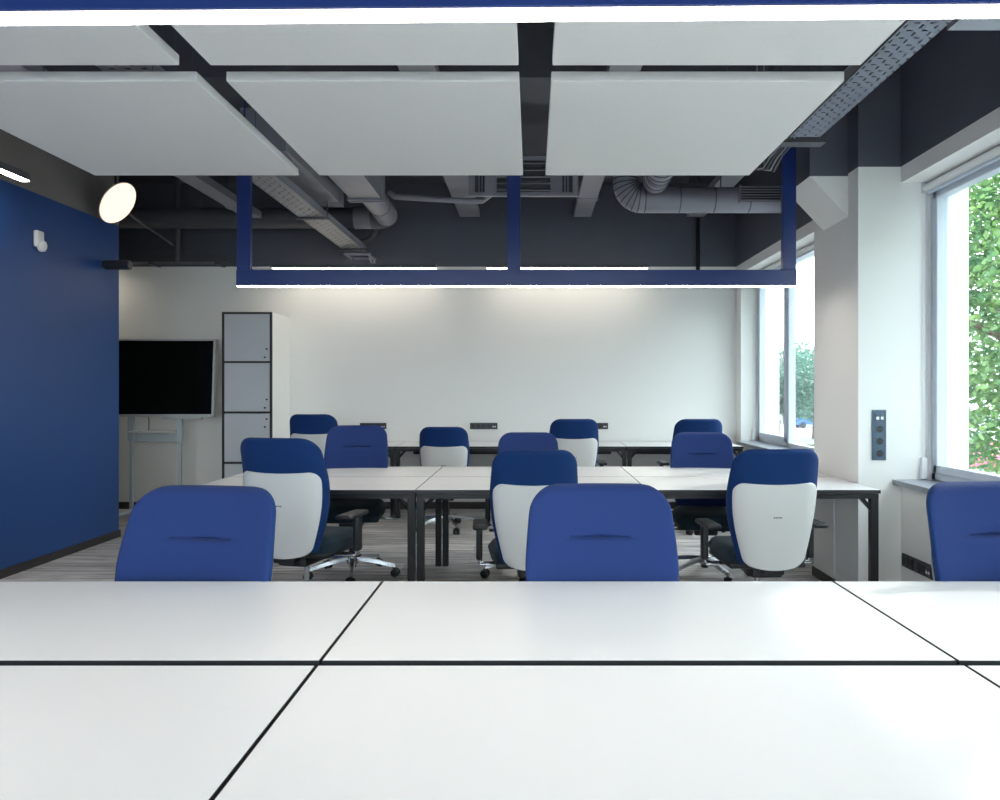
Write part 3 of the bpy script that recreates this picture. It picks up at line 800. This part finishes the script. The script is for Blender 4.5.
def round_duct(name, pts, r, mt, label, ring=.18, hang=()):
    root = thing(name, label, 'duct', (0, 0, 0), 0, 'round ducts under the ceiling')
    o = Vector(pts[len(pts)//2]); root.location = o
    P = [Vector(p) - o for p in pts]
    b = MB(); b.tube(P, r, 28); b.build('duct_pipe', mt, root, smooth=True)
    rm = M_galv_d if mt is M_galv else mt
    def ringat(p, dd, rr):
        g = MB(); g.tube([p - dd*.005, p + dd*.005], rr, 28); g.build('seam_ring', rm, root, smooth=True)
    for i in range(len(P) - 1):
        d = P[i+1] - P[i]; L = d.length; dd = d / L
        step = ring if L > .25 else L + 1
        if L <= .25:
            ringat(P[i+1], dd, r + .005)
        else:
            k = .04
            while k < L:
                ringat(P[i] + dd*k, dd, r + .004); k += step
    if hang:
        h = MB()
        for q in hang: h.cyl(Vector(q) - o, Vector((q[0], q[1], CEIL)) - o, .006, 8)
        h.build('hanger', M_galv_d, root)
    return root
pts = [(-1.57, 7.2, 3.262), (-1.57, 8.13, 3.235)] + elbow((-1.74, 8.13, 3.235), .17, 0, PI/2, (1,0,0), (0,1,0), 6)[1:] + [(-1.95, 8.30, 3.235)]
round_duct('round_duct', pts, .118, M_galv, 'round duct turning left above the line lamp on the locker side', .5)
round_duct('round_duct', [(-1.95, 8.30, 3.235), (-4.0, 8.30, 3.235), (-6.9, 8.30, 3.235)], .112, M_galv_d, 'long dark round duct running along the back wall toward the blue wall side', .9, ((-3.6, 8.3, 3.3), (-5.2, 8.3, 3.3)))
pts = [(2.36, 7.0, 3.105), (1.02, 7.0, 3.105)] + elbow((1.02, 7.0, 3.265), .16, -PI/2, -PI, (1,0,0), (0,0,1), 7)[1:] + [(.86, 7.0, CEIL)]
pts = [(2.36, 7.0, 3.105), (1.02, 7.0, 3.105)] + [Vector((1.02 - .15*math.sin(t), 7.0, 3.255 - .15*math.cos(t))) for t in [PI/2*k/7 for k in range(1, 8)]] + [(.87, 7.0, CEIL)]
rd = round_duct('round_duct', pts, .118, M_galv, 'large round duct bending up, with a slotted grille toward the window', .32, ((1.45, 7.0, 3.2), (1.75, 7.0, 3.2)))
o = rd.location
g = MB(); g.box(1.90 - o.x, 6.868 - o.y, 3.065 - o.z, 2.355 - o.x, 6.90 - o.y, 3.20 - o.z); g.build('grille_back', M_black_pl, rd)
g = MB()
for k in range(6): g.box(1.90 - o.x, 6.856 - o.y, 3.066 + .024*k - o.z, 2.355 - o.x, 6.87 - o.y, 3.076 + .024*k - o.z)
g.box(1.885 - o.x, 6.856 - o.y, 3.055 - o.z, 1.90 - o.x, 6.90 - o.y, 3.21 - o.z); g.build('grille_bar', M_galv, rd)
pts = [(1.12, 6.45, CEIL), (1.12, 6.45, 3.42)] + [Vector((1.12, 6.45 + .17 - .17*math.cos(t), 3.42 - .17*math.sin(t))) for t in [PI/2*k/7 for k in range(1, 8)]] + [(1.12, 6.88, 3.24)]
round_duct('round_duct', pts, .115, M_galv, 'ribbed flexible duct elbow hanging in front of the large round duct', .1)
# small pipes
def pipe(pts, r, mt, label, group='thin pipes under the ceiling'):
    o = Vector(pts[0]); b = MB(); b.tube([Vector(p) - o for p in pts], r, 12)
    return tag(b.build('pipe', mt, loc=o, smooth=True), label, 'pipe', group)
pipe([(-1.93, 8.55, 3.02), (-1.84, 8.55, 3.05), (-1.78, 8.55, 3.12), (-1.77, 8.55, 3.25), (-1.75, 8.55, 3.40), (-1.75, 8.55, CEIL)], .032, M_galv_d, 'thick curved pipe rising at the end of the long slotted tray')
pipe([(-1.44, 7.6, 3.34), (-1.38, 7.6, 3.29), (-.62, 7.6, 3.245), (-.50, 7.6, 3.25), (-.43, 7.6, 3.30), (-.42, 7.6, CEIL)], .030, M_galv, 'thin grey pipe curving up beside the ceiling grille')
pipe([(1.92, 8.73, 2.72), (1.92, 8.73, 3.33)], .024, M_black_metal, 'black vertical conduit on the back wall below the round duct')
pipe([(-4.0, 8.52, 2.80), (-4.0, 8.52, CEIL)], .03, M_galv_d, 'dark vertical pipe above the screen near the blue wall')
pipe([(-3.74, 7.0, 2.98), (-4.05, 8.5, 2.98)], .012, M_galv_d, 'thin slanting pipe behind the glowing disc lamp')
# ceiling air unit with grille
root = thing('ceiling_air_unit', 'grey ceiling air unit with louvred grille between two cable trays', 'air unit', (-.08, 7.0, 3.145))
b = MB(); b.box(-.51, .05, .02, .51, .11, .36); b.build('casing', M_galv_d, root)
b = MB()
b.box(-.51, 0, 0, .51, .05, .035, .003); b.box(-.51, 0, .33, .51, .05, .37, .003)
for x0, x1 in ((-.51, -.455), (-.36, -.25), (.25, .36), (.455, .51)): b.box(x0, 0, .035, x1, .05, .33, .003)
b.build('grille_frame', M_galv, root)
b = MB()
for k in range(5):
    T = Matrix.Translation((0, .025, .065 + .062*k)) @ Matrix.Rotation(R(35), 4, 'X')
    b.box(-.25, -.025, -.004, .25, .025, .004, T=T)
for s in (-1, 1):
    for k in range(2): b.box(s*.40 - .018 + k*.028, .01, .04, s*.40 - .008 + k*.028, .04, .325)
b.build('louvre', M_galv, root)
b = MB()
for xx in (-.45, .45): b.cyl((xx, .08, .36), (xx, .08, CEIL - 3.145), .006, 8)
b.build('hanger', M_galv_d, root)

# ------------------------------------------------------------------ locker
LX0, LX1, LY, LH = -3.355, -2.815, 8.17, 2.225
root = thing('locker', 'tall white locker column with four grey square doors at the back wall', 'locker', (LX0, LY, FZ))
LW, LD = LX1 - LX0, 8.775 - LY
b = MB(); b.box(0, .02, 0, LW, LD, LH); b.build('body', M_locker_side, root)
b = MB(); t = .022
b.box(0, -.002, 0, t, .0195, LH); b.box(LW - t, -.002, 0, LW, .0195, LH)
for z in (0, .581, 1.126, 1.672, LH - t): b.box(t, -.002, z, LW - t, .0195, z + t)
b.build('front_frame', M_black_edge, root)
for k in range(4):
    z0, z1 = [0, .581, 1.126, 1.672][k] + t, [.581, 1.126, 1.672, LH - t][k]
    d = MB(); d.box(t + .003, .0, z0 + .003, LW - t - .003, .018, z1 - .003, .002); do = d.build('door', M_locker, root)
    zz = z0 + .13 if k in (2, 3) else z1 - .06
    for q, (dx, dz) in enumerate(((-.055, 0), (-.075, -.09 if k > 1 else -.085))):
        l = MB(); l.cyl((LW + dx, .0, zz + dz), (LW + dx, -.008, zz + dz), .010, 14); l.build('lock', M_black_pl, do, smooth=True)

# ------------------------------------------------------------------ screen on stand
root = thing('screen_on_stand', 'large dark screen on a light grey floor stand, half behind the blue wall', 'screen', (-4.22, 8.25, 0))
T = Matrix.Translation((0, 0, 1.48)) @ Matrix.Rotation(R(-4), 4, 'X')
Wd, Ht = .755, .425
b = MB(); b.box(-Wd, 0, -Ht, Wd, .055, Ht, .004, T=T); b.build('casing', M_tv_frame, root)
b = MB()
for q in ((-Wd, -Ht, Wd, -Ht + .026), (-Wd, Ht - .02, Wd, Ht), (-Wd, -Ht, -Wd + .02, Ht), (Wd - .024, -Ht, Wd, Ht)): b.box(q[0], -.012, q[1], q[2], .002, q[3], .002, T=T)
b.build('bezel', M_tv_frame, root)
b = MB(); b.box(-Wd + .02, -.004, -Ht + .026, Wd - .024, .0015, Ht - .02, T=T); b.build('display', M_tv, root)
b = MB(); b.box(.19, .0, -Ht - .025, .62, .05, -Ht, .004, T=T); b.build('speaker_bar', M_tv_frame, root)
for s, xx in ((0, -.21), (1, .325)):
    p = MB(); p.box(xx - .03, .075, .78, xx + .03, .125, 1.75, .004); po = p.build('post', M_tv_stand, root)
    p = MB(); p.box(xx - .018, .085, -.005, xx + .018, .118, .80, .004); p.build('lower_post', M_tv_stand, po)
    p = MB(); p.box(xx - .035, -.30, -.005, xx + .035, .42, .025, .01)
    fo = p.build('foot', M_tv_stand, root)
    for yy in (-.26, .38):
        w = MB(); w.cyl((xx - .018, yy, -.005), (xx + .018, yy, -.005), .03, 16); w.build('caster', M_black_pl, fo, smooth=True)
b = MB(); b.box(-.16, .08, .775, .315, .12, .865, .004); b.build('crossbar', M_tv_stand, root)
b = MB(); b.box(-.16, -.12, .885, .315, .10, .90, .003); b.build('shelf', M_white_pl, root)
b = MB(); b.tube([(.0, .06, 1.05), (.01, .05, .98), (.03, .0, .903)], .004, 6); b.build('cord', M_black_pl, root, smooth=True)
b = MB()
for s in (-.19, .345): b.box(s - .02, .05, 1.2, s + .02, .08, 1.75)
b.build('mount', M_black_metal, root)

# ------------------------------------------------------------------ sockets
def sockets(label, loc, rotz, n, vertical, mt, data_first, sz=.071, group=None):
    root = thing('socket_strip', label, 'power socket', loc, rotz, group)
    L = sz * n + .012; a, h = L/2, sz/2 + .006
    b = MB()
    if vertical: b.box(-h, -.012, -a, h, 0, a, .003)
    else: b.box(-a, -.012, -h, a, 0, h, .003)
    b.build('plate', mt, root)
    for k in range(n):
        c = (k - (n-1)/2) * sz
        T = Matrix.Translation((0, 0, -c) if vertical else (c, 0, 0))
        q = MB()
        q.box(-sz*.44, -.0165, -sz*.44, sz*.44, -.012, -sz*.40, T=T); q.box(-sz*.44, -.0165, sz*.40, sz*.44, -.012, sz*.44, T=T)
        q.box(-sz*.44, -.0165, -sz*.40, -sz*.40, -.012, sz*.40, T=T); q.box(sz*.40, -.0165, -sz*.40, sz*.44, -.012, sz*.40, T=T)
        is_data = (k == 0) == data_first if (k in (0, n-1)) else False
        if data_first is None: is_data = False
        elif data_first: is_data = k == 0
        else: is_data = k == n - 1
        if is_data:
            q.box(-sz*.34, -.019, -sz*.3, sz*.0, -.012, sz*.3, .002, T=T); q.box(sz*.04, -.019, -sz*.3, sz*.34, -.012, sz*.3, .002, T=T)
            so = q.build('data_socket', mt, root)
            w = MB(); w.box(-sz*.30, -.0205, -sz*.22, -sz*.06, -.019, sz*.02, T=T); w.box(sz*.08, -.0205, -sz*.22, sz*.30, -.019, sz*.02, T=T); w.build('data_port', M_white_pl, so)
        else:
            q.tube([(0, -.0125, 0), (0, -.0165, 0)], sz*.33, 24, T=T)
            so = q.build('socket', mt, root, smooth=True)
            w = MB(); w.tube([(0, -.016, 0), (0, -.0172, 0)], sz*.28, 24, T=T); w.build('socket_well', M_sock_in, so, smooth=True)
            w = MB()
            for s in (-1, 1): w.cyl(T @ Vector((s*sz*.13, -.0172, 0)), T @ Vector((s*sz*.13, -.0185, 0)), .0028, 8)
            w.build('contact_hole', M_galv_d, so, smooth=True)
p = at(878.5, 435, 4.86); sockets('vertical socket strip on the lit face of the pillar', (p.x, 4.86, p.z), 0, 4, True, M_sock_b, True, .078)
p0 = at(904, 557, 4.80); y0 = 4.80
sockets('black socket strip low on the parapet below the sill', (XR, 4.64, CAMZ - (566 - VY) * 4.64 / F), R(-90), 5, False, M_sock, False, .072)
for i, (x0, x1, lab) in enumerate(((360, 386.5, 'socket strip on the back wall half hidden by a facing chair near the locker'), (470, 497.5, 'fully visible black socket strip on the middle of the back wall'), (581, 608, 'socket strip on the back wall peeking out beside a white-backed chair'))):
    xa, xb = (x0 - VX) * YB / F, (x1 - VX) * YB / F
    sockets(lab, ((xa + xb)/2, YB, CAMZ - (426 - VY) * YB / F), 0, 5, False, M_sock, False, (xb - xa - .012)/5, 'socket strips on the back wall')
# cable conduit on the pillar under the desk
b = MB(); b.box(0, -.012, .06, -.012, .012, .70)
tag(b.build('cable_conduit', M_white_pl, loc=(2.10, 5.24, 0)), 'slim white cable conduit on the pillar under the desk', 'conduit')

# ------------------------------------------------------------------ light
w = bpy.data.worlds.new('sky'); sc.world = w; w.use_nodes = True
nt = w.node_tree; bg = nt.nodes['Background']
sky = nt.nodes.new('ShaderNodeTexSky'); sky.sky_type = 'HOSEK_WILKIE'
sky.sun_direction = Vector((1.4, 1.2, 1.26)).normalized(); sky.turbidity = 5.0; sky.ground_albedo = .5
mixn = nt.nodes.new('ShaderNodeMix'); mixn.data_type = 'RGBA'; mixn.inputs[0].default_value = .84
mixn.inputs[7].default_value = (0.87, 0.945, 1.0, 1)
nt.links.new(sky.outputs[0], mixn.inputs[6]); nt.links.new(mixn.outputs[2], bg.inputs['Color'])
bg.inputs['Strength'].default_value = 5.5
s = bpy.data.lights.new('sun', 'SUN'); s.energy = 1.3; s.angle = R(1.5); s.color = (1.0, .95, .86)
so = bpy.data.objects.new('sun', s); COL.objects.link(so)
so.rotation_euler = Vector((1.4, 1.2, 1.26)).to_track_quat('Z', 'Y').to_euler(); so.location = (20, 18, 20)

# ------------------------------------------------------------------ camera
cam = bpy.data.cameras.new('camera'); co = bpy.data.objects.new('camera', cam); COL.objects.link(co)
co.location = (0, 0, CAMZ); co.rotation_euler = (R(90), 0, 0)
cam.sensor_fit = 'HORIZONTAL'; cam.sensor_width = 36; cam.lens = 36 * F / 1000
cam.shift_x = -(VX - 500) / 1000; cam.shift_y = -(400 - VY) / 1000
cam.clip_start = .05; cam.clip_end = 400
sc.camera = co
sc.view_settings.view_transform = 'Standard'; sc.view_settings.look = 'None'
sc.view_settings.gamma = 1; sc.view_settings.use_curve_mapping = False
sc.view_settings.exposure = 0.84
sc.cycles.use_denoising = True
sc.cycles.max_bounces = 10; sc.cycles.diffuse_bounces = 9; sc.cycles.transparent_max_bounces = 16
sc.cycles.sample_clamp_indirect = 8
